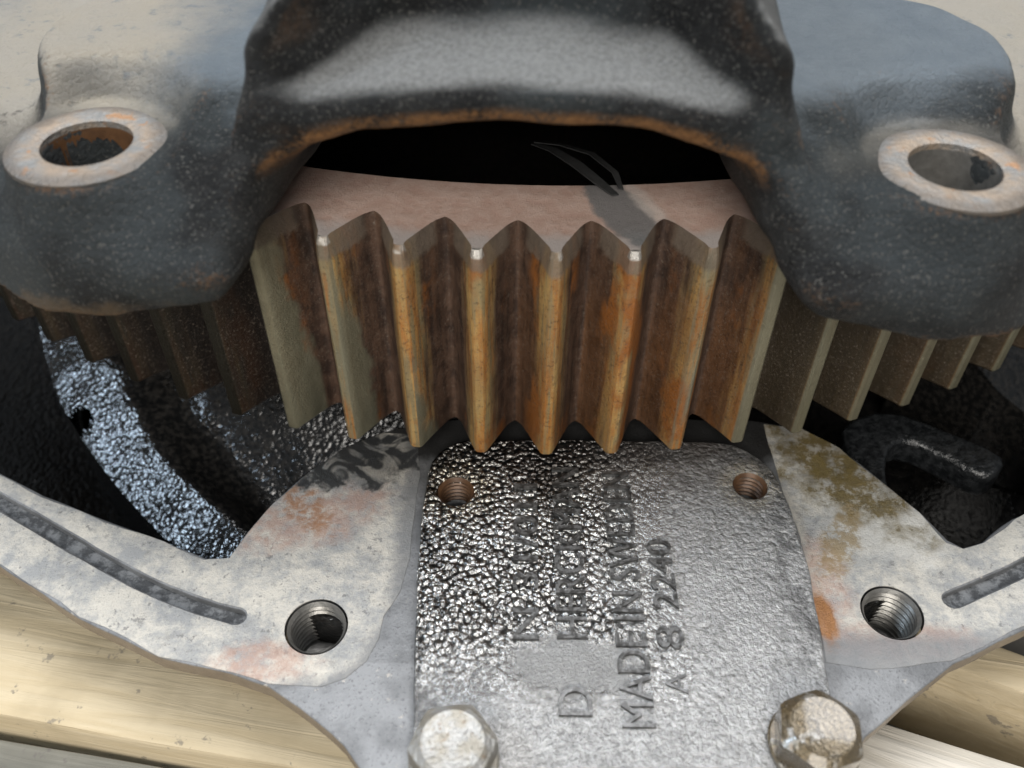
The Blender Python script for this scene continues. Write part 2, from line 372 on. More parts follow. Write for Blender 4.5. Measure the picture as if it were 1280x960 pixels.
def mat_wood(name, c1, c2, dirt, rot, off):
    k = NT(name)
    c, s = math.cos(rot), math.sin(rot)
    al = k.add(k.mul(k.x, c), k.mul(k.y, s)); ac = k.sub(k.mul(k.y, c), k.mul(k.x, s))
    cb = k.t.nodes.new('ShaderNodeCombineXYZ')
    k.l(k.mul(al, 0.06), cb.inputs[0]); k.l(ac, cb.inputs[1]); k.l(k.z, cb.inputs[2])
    n = k.t.nodes.new('ShaderNodeTexNoise'); k.l(cb.outputs[0], n.inputs['Vector'])
    n.inputs['Scale'].default_value = 0.35; n.inputs['Detail'].default_value = 8; n.inputs['Roughness'].default_value = 0.6; n.inputs['Distortion'].default_value = 0.7
    g = n.outputs[0]
    n3 = k.noise(0.05, 4, 0.6, off=off)
    col = k.mix(k.sst(g, 0.35, 0.62), c1, c2)
    col = k.mix(k.mul(k.sst(n3, 0.45, 0.7), 0.45), col, tuple(v * 0.72 for v in c1))
    sp = k.noise(0.16, 4, 0.7, off=off + 8)
    col = k.mix(k.mul(k.sst(sp, 0.62, 0.68), dirt), col, (0.13, 0.12, 0.11))
    return k.fin(col, 0.8, 0.0, k.bump(g, 0.8, 0.7), spec=0.2)

def mat_floor():
    k = NT('grey_concrete')  # plain mottled grey concrete
    n = k.noise(0.05, 6, 0.6)
    return k.fin(k.mix(n, (0.16, 0.15, 0.14), (0.27, 0.26, 0.24)), 0.8, 0.0, k.bump(n, 1.0, 0.5))

MT = dict(cast=mat_cast(), ring=mat_machined(), gear=mat_gear(), alu=mat_alu(), grey=mat_greypaint(), groove=mat_groove(),
          plate=mat_plate(), letter=mat_letter(), bolt=mat_bolt(), thread=mat_thread(), rust=mat_rusthole(), oil=mat_oil(), rib=mat_rib(), floor=mat_floor(),
          wood1=mat_wood('pale_planed_wood', (0.47, 0.385, 0.25), (0.53, 0.445, 0.305), 0.6, R_(-9), 3),
          wood2=mat_wood('greyed_wood', (0.17, 0.165, 0.14), (0.25, 0.24, 0.205), 0.8, R_(-9), 13),
          wood3=mat_wood('bleached_wood', (0.50, 0.46, 0.39), (0.60, 0.56, 0.49), 0.25, R_(-22), 23))

# ------------------------------------------------------------------ object helpers
def empty(name, loc, label, cat, group=None):
    o = bpy.data.objects.new(name, None); COL.objects.link(o)
    o.location = Vector(loc) * S; o.empty_display_size = 0.01
    tag(o, label, cat, group)
    return o
def tag(o, label, cat, group=None):
    o['label'] = label; o['category'] = cat
    if group: o['group'] = group
def link(name, me, mat, parent=None, smooth=40, loc=None, rotz=0.0):
    """me is in mm, in world coordinates unless loc is given"""
    o = bpy.data.objects.new(name, me); COL.objects.link(o)
    if mat is not None and not me.materials: me.materials.append(mat)
    if smooth is not None:
        for p in me.polygons: p.use_smooth = True
        if smooth < 180: me.set_sharp_from_angle(angle=R_(smooth))
    if loc is not None: o.location = Vector(loc) * S; o.rotation_euler = (0, 0, rotz)
    if parent is not None:
        w = parent.location.copy()
        if parent.parent is not None: w = w + parent.parent.location
        o.parent = parent; o.location = o.location - w
    return o
def mesh(name, V, F):
    me = bpy.data.meshes.new(name)
    me.from_pydata([tuple(c * S for c in v) for v in V], [], F); me.update()
    bm = bmesh.new(); bm.from_mesh(me); bmesh.ops.recalc_face_normals(bm, faces=bm.faces[:]); bm.to_mesh(me); bm.free()
    return me
def lathe(name, prof, seg, closed=True, c=(0, 0), a0=0.0):
    V, F = [], []; n = len(prof)
    for i in range(seg):
        a = a0 + 2 * math.pi * i / seg
        for q, z in prof: V.append((c[0] + q * math.cos(a), c[1] + q * math.sin(a), z))
    for i in range(seg):
        j = (i + 1) % seg
        for k in range(n if closed else n - 1):
            k2 = (k + 1) % n
            F.append((i * n + k, j * n + k, j * n + k2, i * n + k2))
    return mesh(name, V, F)
def curve_mesh(name, loops, z0, z1, bevel, offset=0.0):
    """flat outline with holes, extruded between z0 and z1 with rounded edges"""
    cu = bpy.data.curves.new(name, 'CURVE'); cu.dimensions = '2D'; cu.fill_mode = 'BOTH'
    for L in loops:
        sp = cu.splines.new('POLY'); sp.points.add(len(L) - 1)
        for p, q in zip(sp.points, L): p.co = (q[0], q[1], 0, 1)
        sp.use_cyclic_u = True
    cu.extrude = (z1 - z0) / 2 - bevel; cu.bevel_depth = bevel; cu.bevel_resolution = 2; cu.offset = offset
    o = bpy.data.objects.new(name, cu); COL.objects.link(o)
    dg = bpy.context.evaluated_depsgraph_get()
    me = bpy.data.meshes.new_from_object(o.evaluated_get(dg))
    bpy.data.objects.remove(o); bpy.data.curves.remove(cu)
    me.transform(Matrix.Translation((0, 0, (z0 + z1) / 2 * S)) @ Matrix.Scale(S, 4)); me.name = name
    me.materials.clear()
    bm = bmesh.new(); bm.from_mesh(me); bmesh.ops.remove_doubles(bm, verts=bm.verts[:], dist=1e-6)
    bmesh.ops.recalc_face_normals(bm, faces=bm.faces[:]); bm.to_mesh(me); bm.free()
    return me
def circ(cx, cy, q, n=40): return [(cx + q * math.cos(2 * math.pi * i / n), cy + q * math.sin(2 * math.pi * i / n)) for i in range(n)]
def arc(q, a0, a1, n, c=(0, 0)): return [(c[0] + q * math.cos(a0 + (a1 - a0) * i / n), c[1] + q * math.sin(a0 + (a1 - a0) * i / n)) for i in range(n + 1)]
def jitter(L, amp, per=0.15, seed=0.0):
    out = []
    for x, y in L:
        out.append((x + amp * mnoise.noise(Vector((x * per, y * per, seed))), y + amp * mnoise.noise(Vector((x * per, y * per, seed + 9.0)))))
    return out
def densify(L, step):
    out = []
    for i, a in enumerate(L):
        b = L[(i + 1) % len(L)]; d = math.hypot(b[0] - a[0], b[1] - a[1]); n = max(1, int(d / step))
        out += [(a[0] + (b[0] - a[0]) * k / n, a[1] + (b[1] - a[1]) * k / n) for k in range(n)]
    return out
def chaikin(L, it=2, closed=True):
    for _ in range(it):
        o = []
        n = len(L)
        for i in range(n if closed else n - 1):
            a, b = L[i], L[(i + 1) % n]
            o += [(a[0] * .75 + b[0] * .25, a[1] * .75 + b[1] * .25), (a[0] * .25 + b[0] * .75, a[1] * .25 + b[1] * .75)]
        L = o if closed else [L[0]] + o + [L[-1]]
    return L

# ------------------------------------------------------------------ signed-distance casting
def surface_nets(F, org, h):
    nx, ny, nz = F.shape
    ins = F < 0
    c = [(i, j, k) for i in (0, 1) for j in (0, 1) for k in (0, 1)]
    cnt = sum(ins[i:nx - 1 + i, j:ny - 1 + j, k:nz - 1 + k].astype(np.int8) for i, j, k in c)
    act = (cnt > 0) & (cnt < 8)
    I = np.argwhere(act); idx = np.full(act.shape, -1, np.int32); idx[act] = np.arange(len(I))
    pos = np.zeros((len(I), 3)); w = np.zeros(len(I))
    for a in c:
        for ax in range(3):
            if a[ax] == 1: continue
            b = list(a); b[ax] = 1
            fa = F[I[:, 0] + a[0], I[:, 1] + a[1], I[:, 2] + a[2]]; fb = F[I[:, 0] + b[0], I[:, 1] + b[1], I[:, 2] + b[2]]
            m = (fa < 0) != (fb < 0); t = np.where(m, fa / np.where(m, fa - fb, 1), 0)
            for d in range(3):
                pos[:, d] += np.where(m, a[d] + (t if d == ax else 0), 0)
            w += m
    V = (I + pos / w[:, None]) * h + np.array(org)
    Q = []
    for ax in range(3):
        sl0 = [slice(None)] * 3; sl1 = [slice(None)] * 3
        sl0[ax] = slice(0, -1); sl1[ax] = slice(1, None)
        d = ins[tuple(sl0)] != ins[tuple(sl1)]
        E = np.argwhere(d); o1, o2 = [k for k in range(3) if k != ax]
        ok = (E[:, o1] > 0) & (E[:, o2] > 0) & (E[:, o1] < F.shape[o1] - 1) & (E[:, o2] < F.shape[o2] - 1)
        E = E[ok]; fl = ins[tuple(E.T)]
        def cell(da, db):
            q = E.copy(); q[:, o1] -= da; q[:, o2] -= db; return idx[tuple(q.T)]
        q = np.stack([cell(1, 1), cell(0, 1), cell(0, 0), cell(1, 0)], -1)
        if ax == 1: fl = ~fl
        q[~fl] = q[~fl][:, ::-1]
        Q.append(q)
    return V, np.concatenate(Q)
def smin(a, b, k): hh = np.clip(0.5 + 0.5 * (b - a) / k, 0, 1); return b + (a - b) * hh - k * hh * (1 - hh)
def smax(a, b, k): return -smin(-a, -b, k)
TILT = R_(1.65)
WIN = [(-22, 30), (-17.5, 42.0), (-14.4, 46.4), (-12.8, 48.8), (-11.7, 50.5), (-11.0, 53.0), (-10.6, 57.0), (-10.3, 61.0), (-9.5, 65.6), (-8.3, 68.9), (-6.0, 72.0), (-3.2, 74.0), (-0.1, 74.7),
       (2.9, 74.5), (4.9, 73.5), (7.2, 71.0), (9.1, 67.3), (9.9, 62.9), (10.3, 59.3), (10.8, 54.5), (11.3, 52.3), (12.2, 50.4), (13.5, 48.4), (15.2, 46.2), (18, 42), (22, 30)]
def poly_sd(px, py, poly):
    d = np.full(px.shape, 1e9, np.float32); inside = np.zeros(px.shape, bool); n = len(poly)
    for i in range(n):
        ax, ay = poly[i]; bx, by = poly[(i + 1) % n]
        ex, ey = bx - ax, by - ay; t = np.clip(((px - ax) * ex + (py - ay) * ey) / (ex * ex + ey * ey), 0, 1)
        d = np.minimum(d, (px - ax - t * ex) ** 2 + (py - ay - t * ey) ** 2)
        cr = (ay > py) != (by > py)
        if ay != by: inside ^= cr & (px < (bx - ax) * (py - ay) / (by - ay) + ax)
    d = np.sqrt(d); return np.where(inside, -d, d)
def box2(a, a0, a1, b, b0, b1, rd):
    qa = np.abs(a - (a0 + a1) / 2) - (a1 - a0) / 2 + rd; qb = np.abs(b - (b0 + b1) / 2) - (b1 - b0) / 2 + rd
    return np.sqrt(np.maximum(qa, 0) ** 2 + np.maximum(qb, 0) ** 2) + np.minimum(np.maximum(qa, qb), 0) - rd
PHI_B, R_B, Z_B = R_(17.72), 213.3, 66.0
def boss_xy(sgn):
    a = sgn * PHI_B - TILT
    return R_B * math.sin(a), -R_B * math.cos(a)
def casting_field(x, y, z, detail):
    rr = np.sqrt(x * x + y * y); ph = np.arctan2(x, -y) + TILT; s = ph * 212
    d = box2(rr, -300, 227.3, z, 38, 57, 4.0)
    d = smin(d, box2(rr, -300, 205, z, 30, 59.0, 3), 7)
    if detail:
        aph = np.abs(ph)
        # tall block over the window, and its protruding arched lip
        tt = np.clip((aph - R_(5.6)) / R_(4.4), 0, 1); fr = 196.5 + 14.0 * tt * tt * (3 - 2 * tt)
        blk = smax((aph - R_(10.6)) * rr + (z - 80) * 0.0, (rr - fr + (z - 80) * 0.05) * 0.8, 5.0)
        blk = np.maximum(blk, np.maximum(np.maximum(z - 97, 40 - z), 120 - rr))
        d = smin(d, blk, 6)
        za = 74.6 - (s * s) / (2 * 105.0)
        lip = smax(np.maximum(rr - 211.0, (aph - R_(11.0)) * 212), (z - za - 7.0 - (205 - rr) * 0.12) * 0.93, 3.5)
        lip = np.maximum(lip, 170 - rr)
        d = smin(d, lip, 6.0)
        sh = box2(aph * 205, -10 * 3.6, 17.5 * 3.578, z, 40, 65.5, 6)
        sh = smax(sh, (rr - 224.5 + (z - 50) * 0.42) * 0.92, 6)
        d = smin(d, sh, 7)
        for sg in (-1, 1):
            pc = R_(18.1) * sg - TILT; px, py = 183.5 * math.sin(pc), -183.5 * math.cos(pc)
            dp = np.sqrt((x - px) ** 2 + (y - py) ** 2)
            pad = smax(dp - 24.0 + (z - 72) * 0.15, z - 72.5, 4)
            d = smin(d, pad, 7)
            bx, by = boss_xy(sg); db = np.sqrt((x - bx) ** 2 + (y - by) ** 2)
            boss = np.maximum(np.maximum((db - 11.9 + (z - Z_B) * 0.19) * 0.98, z - Z_B), 36 - z)
            d = smin(d, boss, 7.0)
            d = smax(d, -np.maximum((db - 13.2 - (z - Z_B) * 0.85) * 0.76, Z_B - z), 1.5)
    d = smax(d, 44.8 - z, 0.8)
    # hollow for the gear
    d = smax(d, -np.maximum(np.maximum(rr - 211.0, z - 53), 80 - rr), 1.5)
    if detail:
        w = poly_sd(s, z, [(R_(a * (0.955 if b < 66 else 0.985)) * 212, b - (1.3 if 42 < b < 52 else 0)) for a, b in WIN])
        tk = np.clip((72 - z) / 8, 0, 1); kk = 2.6 + 6.0 * tk * tk * (3 - 2 * tk)
        d = smax(d, -np.maximum(w, 150 - rr), kk)
        for sg in (-1, 1):
            bx, by = boss_xy(sg); db = np.sqrt((x - bx) ** 2 + (y - by) ** 2)
            d = smax(d, -(db - 6.7), 1.0)
        d = d + 0.35 * np.sin(x * 0.31 + 1.3 * np.sin(y * 0.17)) * np.sin(y * 0.27 + z * 0.23) * 0.6
    return d
def casting_mesh():
    VV, QQ = [], []; base = 0
    for (x0, x1, y0, y1, h, det) in ((-226, 226, -227, -60, 1.1, True), (-226, 226, -60, 226, 4.0, False)):
        xs = np.arange(x0, x1 + h, h, dtype=np.float32); ys = np.arange(y0 - (0 if det else h), y1 + h, h, dtype=np.float32); zs = np.arange(29, 128 if det else 64, h, dtype=np.float32)
        X, Y, Z = np.meshgrid(xs, ys, zs, indexing='ij')
        F = casting_field(X, Y, Z, det)
        F = np.maximum(F, (Y + 60.0) if det else (-60.0 - Y))
        V, Q = surface_nets(F.astype(np.float64), (xs[0], ys[0], zs[0]), h)
        VV.append(V); QQ.append(Q + base); base += len(V)
    V = np.concatenate(VV) * S; Q = np.concatenate(QQ)
    me = bpy.data.meshes.new('cast_shell')
    me.vertices.add(len(V)); me.vertices.foreach_set('co', V.ravel())
    me.loops.add(Q.size); me.loops.foreach_set('vertex_index', Q.ravel().astype(np.int32))
    me.polygons.add(len(Q)); me.polygons.foreach_set('loop_start', np.arange(0, Q.size, 4, dtype=np.int32))
    me.polygons.foreach_set('loop_total', np.full(len(Q), 4, np.int32))
    me.update(calc_edges=True); me.validate()
    return me

# ================================================================== setting
FLOOR_Z = -54.0
gm = mesh('floor', [(-3000, -3000, FLOOR_Z), (3000, -3000, FLOOR_Z), (3000, 3000, FLOOR_Z), (-3000, 3000, FLOOR_Z)], [(0, 1, 2, 3)])
fl = link('floor', gm, MT['floor'], None, None); fl['kind'] = 'structure'

def board(name, p, direction, along, across, top, thick, mat, label):
    """board with one long edge through p, running along 'direction' degrees, its width lying to the +across side"""
    c, s = math.cos(R_(direction)), math.sin(R_(direction))
    V = []; n = 14
    b = 1.0; sg = 1 if across > 0 else -1; wd = abs(across)
    ring = [(0, -thick), (0, -b), (b * .35, -b * .3), (b, 0), (wd - b, 0), (wd - b * .35, -b * .3), (wd, -b), (wd, -thick)]
    for i in range(n + 1):
        a = along[0] + (along[1] - along[0]) * i / n
        w = 0.5 * mnoise.noise(Vector((a * .02, p[1], 1.0)))
        for q, z in ring:
            qq = sg * q + w
            V.append((p[0] + a * c - qq * s, p[1] + a * s + qq * c, top + z))
    m = len(ring); F = []
    for i in range(n):
        for k in range(m):
            k2 = (k + 1) % m; F.append((i * m + k, (i + 1) * m + k, (i + 1) * m + k2, i * m + k2))
    F.append(tuple(range(m))); F.append(tuple(n * m + k for k in range(m)))
    o = link(name, mesh(name, V, F), mat, None, 30)
    tag(o, label, 'board', 'boards under the gear housing')
    return o
board('wooden_board', (-100.2, -247.4), -9, (-75, 88), 33, -26, 28, MT['wood1'], 'wide pale board under the left side of the grey housing')
board('wooden_board', (-101.0, -249.0), -9, (-75, 86), -9.0, -32, 22, MT['wood2'], 'dirty greyish narrow board at the bottom left corner')
board('wooden_board', (-98.0, -257.8), -9, (-75, 84), -60, -27, 27, MT['wood1'], 'pale board below the greyish one, cut by the bottom left corner')
board('wooden_board', (78.9, -234.6), -25, (-12, 90), 9, -26, 28, MT['wood1'], 'tan board under the right side of the grey housing')
board('wooden_board', (63.1, -245.8), -19, (-30, 90), -45, -26.6, 27.4, MT['wood3'], 'bleached whitish board in the bottom right corner past the dark gap')

# ================================================================== lower housing
ZF, ZM = -5.2, -5.05
PH = [(-16.8, -212.3, 3.35), (40.9, -210.0, 3.15)]
housing = empty('gear_housing', (0, 0, -54), 'grey corroded metal gear housing ring with oily black inside, resting on wooden boards', 'housing')
LI = [(-62.8, -226.9), (-58.2, -226.4), (-56.1, -220.5), (-52.8, -213.7), (-47.8, -206.5), (-40.8, -198.8), (-33.1, -194.2)]
RI = [(55.4, -191.6), (62.5, -197.2), (68.5, -205.7), (74.0, -213.7), (77.0, -220.6), (79.6, -222.3), (84.0, -220.8)]
LO = [(-100.0, -228.3), (-81.6, -239.0), (-65.5, -246.2), (-52.5, -249.2), (-46.0, -251.3)]
RO = [(69.5, -245.4), (75.9, -242.8), (84.5, -238.6)]
HL, HR = (-39.8, -240.4), (62.0, -236.2)
aL, aR = math.atan2(-228.3, -100.0), math.atan2(-238.6, 84.5)
outer_arc = arc(252.0, aR + 0.05, aL + 2 * math.pi - 0.05, 90)           # right edge, round the back, to the left edge
iL, iR = math.atan2(-226.9, -62.8), math.atan2(-220.8, 84.0)
inner_arc = arc(234.0, iL + 2 * math.pi - 0.04, iR + 0.04, 90)           # left, round the back, to the right
# painted body: ring with the tongue that carries the cover
body = RO + outer_arc + LO + [(-39.4, -255.4), (-32.0, -261.3), (-28.4, -265.3), (-25, -271), (-23.5, -292), (45, -292), (44.5, -270), (46.3, -264.4), (50.8, -258.9), (62.4, -250.6)]
inner = LI + [(-20, -190.5), (20, -189.5), (45, -189.5)] + RI + inner_arc[::-1]
body = jitter(densify(body, 3.0), 0.5, 0.1, 1.0); inner_j = jitter(densify(inner, 3.0), 0.4, 0.12, 4.0)
# machined light face with grooves and bolt holes
capL = [(-26.0, -194.5), (-24.6, -206), (-24.8, -226), (-26.2, -233)] + [(HL[0] + 11.6 * math.cos(t), HL[1] + 11.6 * math.sin(t)) for t in [R_(a) for a in (10, -12, -34, -56, -78)]]
capR = [(62.0, -246.6), (55.0, -247.2), (48.0, -246.0), (48.4, -237), (49.3, -226), (48.7, -214), (47.8, -205.0), (48.0, -190.5)]
mach = LO[::-1] + outer_arc[::-1] + RO[::-1] + capR + RI + inner_arc[::-1] + LI + capL
mach = jitter(densify(mach, 2.5), 0.55, 0.13, 7.0)
def slot(pts, w):
    a, b = [], []
    n = len(pts)
    for i, p in enumerate(pts):
        q0, q1 = pts[max(0, i - 1)], pts[min(n - 1, i + 1)]
        tx, ty = q1[0] - q0[0], q1[1] - q0[1]; d = math.hypot(tx, ty); tx /= d; ty /= d
        ww = w * (1 + 0.12 * mnoise.noise(Vector((p[0] * .2, p[1] * .2, 3.))))
        a.append((p[0] - ty * ww, p[1] + tx * ww)); b.append((p[0] + ty * ww, p[1] - tx * ww))
        if i == n - 1: end = [(p[0] + w * (tx * math.cos(t) - ty * math.sin(t)), p[1] + w * (ty * math.cos(t) + tx * math.sin(t))) for t in (1.0, .5, 0, -.5, -1.0)]
        if i == 0: st = [(p[0] - w * (tx * math.cos(t) - ty * math.sin(t)), p[1] - w * (ty * math.cos(t) + tx * math.sin(t))) for t in (1.0, .5, 0, -.5, -1.0)]
    return a + end + b[::-1] + st
def resample(pts, n):
    pts = chaikin(pts, 2, False); out = []
    for i in range(n): out.append(pts[int(round(i * (len(pts) - 1) / (n - 1)))])
    return out
sL = slot(resample([(-126, -203), (-112, -210.5), (-97.2, -218.6), (-86.6, -224.6), (-72.3, -232.3), (-61.1, -236.7), (-54.0, -238.6)], 22), 1.75)
sR = slot(resample([(73.6, -233.5), (82.2, -229.7), (89.3, -226.5), (103, -219), (118, -209)], 18), 1.85)
link('painted_flange', curve_mesh('painted_flange', [body, inner_j, circ(*HL, 6.3), circ(*HR, 6.3), sL, sR] + [circ(a, b, c + 0.4) for a, b, c in PH], ZF - 3.6, ZF, 0.35), MT['grey'], housing, 50)
face = link('machined_face', curve_mesh('machined_face', [mach, circ(*HL, 5.5), circ(*HR, 5.5), sL, sR], ZF - 0.1, ZM, 0.06, -0.06), MT['alu'], housing, 40)
for nm, sl in (('groove', sL), ('groove', sR)):
    g = curve_mesh('groove', [sl], ZF - 3.4, ZF - 1.5, 0.3, 0.5)
    link('groove', g, MT['groove'], face, 40)
def thread(name, c, q, z0, depth, pitch, mat, parent):
    prof = [(q + 0.55, z0 + 0.05), (q, z0 - 0.7)]; z = z0 - 0.7
    while z > z0 - depth:
        prof += [(q + 0.05, z - pitch * .1), (q + 0.55, z - pitch * .5), (q + 0.05, z - pitch * .9)]; z -= pitch
    prof += [(0.05, z - 0.5)]
    return link(name, lathe(name, prof, 40, False, c), mat, parent, 30)
thread('threaded_hole', HL, 4.6, ZF - 0.15, 12, 1.3, MT['thread'], face)
thread('threaded_hole', HR, 4.6, ZF - 0.15, 12, 1.3, MT['thread'], face)
link('ring_wall', lathe('ring_wall', [(234.5, -8.6), (240, -8.6), (238.5, -53.8), (235, -53.8)], 160), MT['oil'], housing, 40)
link('oily_floor', lathe('oily_floor', [(20, -46.0), (234.8, -49), (234.8, -53.8), (20, -53.8)], 120), MT['oil'], housing, 40)
# block under the tongue that joins it to the ring wall
link('cover_seat', curve_mesh('cover_seat', [[(-24, -196), (45, -196), (56, -243), (43, -266), (43, -290), (-21, -290), (-26, -266), (-36, -245)]] + [circ(a, b, c + 0.4) for a, b, c in PH], -53.8, -8.5, 1.0), MT['grey'], housing, 40)
def web(name, rows, zf, phi_end, holes, base=-48.0):
    """sloping cast web inside the ring, its lower rim following rows [(r, phi)]"""
    V, F = [], []; nr, na = 70, 100
    q0, q1 = rows[0][0], rows[-1][0]
    def ps(q):
        for (ra, pa), (rb, pb) in zip(rows, rows[1:]):
            if q <= rb: return pa + (pb - pa) * (q - ra) / (rb - ra)
        return rows[-1][1]
    for i in range(nr + 1):
        q = q0 + (q1 - q0) * i / nr
        for j in range(na + 1):
            t = j / na; a = R_(ps(q) + (phi_end - ps(q)) * t)
            V.append((q * math.sin(a), -q * math.cos(a), zf(q, math.degrees(a) - ps(q)) + 0.5 * mnoise.noise(Vector((q * .12, a * 25, 2.)))))
    for i in range(nr):
        for j in range(na):
            k = i * (na + 1) + j; q = (k, k + 1, k + na + 2, k + na + 1)
            cx = sum(V[v][0] for v in q) / 4; cy = sum(V[v][1] for v in q) / 4
            if any(math.hypot(cx - hx, cy - hy) < hr for hx, hy, hr in holes): continue
            F.append(q)
    bd = [j for j in range(na + 1)] + [(i) * (na + 1) + na for i in range(1, nr + 1)] + [nr * (na + 1) + j for j in range(na - 1, -1, -1)] + [i * (na + 1) for i in range(nr - 1, 0, -1)]
    k0 = len(V); V += [(V[v][0], V[v][1], base) for v in bd]; n = len(bd)
    for i in range(n): F.append((bd[i], bd[(i + 1) % n], k0 + (i + 1) % n, k0 + i))
    return mesh(name, V, F)
link('oily_web', web('oily_web', [(176, -51), (196, -40.5), (206, -34.2), (214, -27.6), (222, -21.0), (231, -15.5)], lambda q, a: -6.5 - (q - 176) * (0.50 + 0.40 * (lambda v: v * v * (3 - 2 * v))(min(1, max(0, (a - 9.0) / 11)))), -4.0, [(-109.2, -176.3, 3.5)]), MT['oil'], housing, 60)
link('oily_web', web('oily_web', [(176, 33.5), (200, 34.2), (214, 36), (226, 39)], lambda q, a: -6.5 - (q - 176) * 0.50, 56.0, []), MT['oil'], housing, 60)
RIB = [(69.7, -181.7), (81.1, -176.9), (91.9, -183.3), (102.0, -190.4), (101.1, -193.6), (97.8, -196.0), (94.9, -195.1), (89.7, -190.1), (83.1, -185.4), (78.5, -186.9), (75.4, -192.4), (73.9, -199.2), (74.4, -205.7), (77.3, -212.4), (73.5, -208.8), (70.3, -199.3), (69.0, -189.0)]
link('cast_rib', curve_mesh('cast_rib', [chaikin(RIB, 1)], -21.5, -14.0, 1.3, -0.6), MT['rib'], housing, 60)

# ================================================================== ring gear
NT_, RT = 99, 204.7
gear = empty('ring_gear', (0, 0, -46), 'large rusty brown spur gear with upright teeth showing under the black casting', 'gear')
HA = math.pi / NT_
A0 = -math.pi / 2 + R_(0.222)
r_in = 193.6
rim_prof = [(r_in, 0.0), (r_in, 49.0), (184.0, 49.0), (183.3, 48.4), (182.6, 22), (179, 20), (60, 20), (60, 12), (30, 12), (30, -46), (22, -46), (22, 4), (176, 4), (181, 0)]
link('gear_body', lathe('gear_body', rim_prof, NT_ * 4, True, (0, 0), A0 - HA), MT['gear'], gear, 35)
def tooth_mesh():
    half = [(RT, 0.0), (RT, 0.75), (RT - 0.3, 1.15), (203.2, 1.75), (201.6, 2.5), (200.0, 3.25), (198.4, 4.0), (197.0, 4.65), (196.1, 5.1), (195.5, 5.6), (195.2, 5.98)]
    def prof(ins, tip, root=0.0):
        P = []
        for q, t in half:
            e = min(1.0, max(0.0, (q - 195.2) / 2.5))
            P.append((q - tip * (1 if q > 203 else max(0, (q - 198) / 5)) - root * (1 - e), max(0.0, t - ins * e * (0.0 if t == 0 else 1) * (0.55 if q > 204 else 1))))
        R = [(q, math.asin(min(1, t / q))) for q, t in P]
        pts = [(195.15 - root, -HA)] + [(q, -a) for q, a in R[::-1]] + [(q, a) for q, a in R[1:]] + [(195.15 - root, HA)]
        return pts + [(r_in, HA), (r_in, HA / 2), (r_in, 0), (r_in, -HA / 2), (r_in, -HA)]
    layers = [(0.0, prof(0.25, 0.35)), (0.55, prof(0, 0)), (16, prof(0, 0)), (32, prof(0, 0)), (44.3, prof(0, 0)), (47.6, prof(0.4, 0.08, 0.05)), (49.0, prof(0.65, 0.7, 0.12))]
    V, F = [], []; n = len(layers[0][1])
    for z, P in layers:
        for q, a in P: V.append((q * math.cos(a), q * math.sin(a), z))
    for i in range(len(layers) - 1):
        for k in range(n):
            if k >= n - 5 or k == n - 6: continue                   # inner and side faces lie inside the gear
            F.append((i * n + k, i * n + k + 1, (i + 1) * n + k + 1, (i + 1) * n + k))
    F.append(tuple(range(n))[::-1]); F.append(tuple((len(layers) - 1) * n + k for k in range(n)))
    me = bpy.data.meshes.new('tooth'); me.from_pydata([tuple(c * S for c in v) for v in V], [], F); me.update()
    me.materials.append(MT['gear'])
    for p in me.polygons: p.use_smooth = True
    me.set_sharp_from_angle(angle=R_(28))
    return me
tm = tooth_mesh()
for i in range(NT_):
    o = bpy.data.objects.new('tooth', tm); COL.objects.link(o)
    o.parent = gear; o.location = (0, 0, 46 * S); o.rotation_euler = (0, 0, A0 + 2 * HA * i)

# ================================================================== upper casting
upper = empty('upper_casting', (0, 0, 20), 'black painted iron casting with arched window and two bolt bosses over the gear', 'casting')
link('cast_shell', casting_mesh(), MT['cast'], upper, 180)
for sg in (-1, 1):
    bx, by = boss_xy(sg)
    seat = link('bolt_seat', lathe('bolt_seat', [(6.75, Z_B - 1.0), (6.75, Z_B + .1), (7.15, Z_B + .28), (10.6, Z_B + .28), (11.8, Z_B - .1), (11.7, Z_B - 1.0)], 72, True, (bx, by)), MT['ring'], upper, 40)
    link('bolt_bore', lathe('bolt_bore', [(6.72, Z_B - .9), (6.60, Z_B - 2), (6.6, 45.2), (6.62, 45.0)], 56, False, (bx, by)), MT['rust'] if sg < 0 else MT['thread'], seat, 40)

# ================================================================== cover plate
plate = empty('cover_plate', (0, -230, -5), 'oily grey cast cover plate with raised lettering under the gear teeth', 'cover plate')
PL = [(-22.9, -228), (-22.1, -244.6), (-20.6, -268), (-20.6, -286), (43.0, -286), (44.6, -268), (46.2, -253.7), (47.4, -240.6), (48.3, -227.4), (47.7, -216.4), (46.9, -207.5), (44.6, -203), (40.8, -199.6), (36, -198.2),
      (-14, -198.2), (-18.6, -199.8), (-21.6, -203), (-23.0, -208.5)]
PH = [(-16.8, -212.3, 3.35), (40.9, -210.0, 3.15)]
PLJ = jitter(densify(chaikin(PL, 1), 2.0), 0.3, 0.2, 3.0)
pbody = link('plate_body', curve_mesh('plate_body', [PLJ] + [circ(*h, 36) for h in PH], -5.15, -2.0, 0.7, -0.7), MT['plate'], plate, 50)
for h in PH: thread('bolt_hole', (h[0], h[1]), h[2] - 0.35, -2.2, 20, 1.1, MT['rust'], pbody)
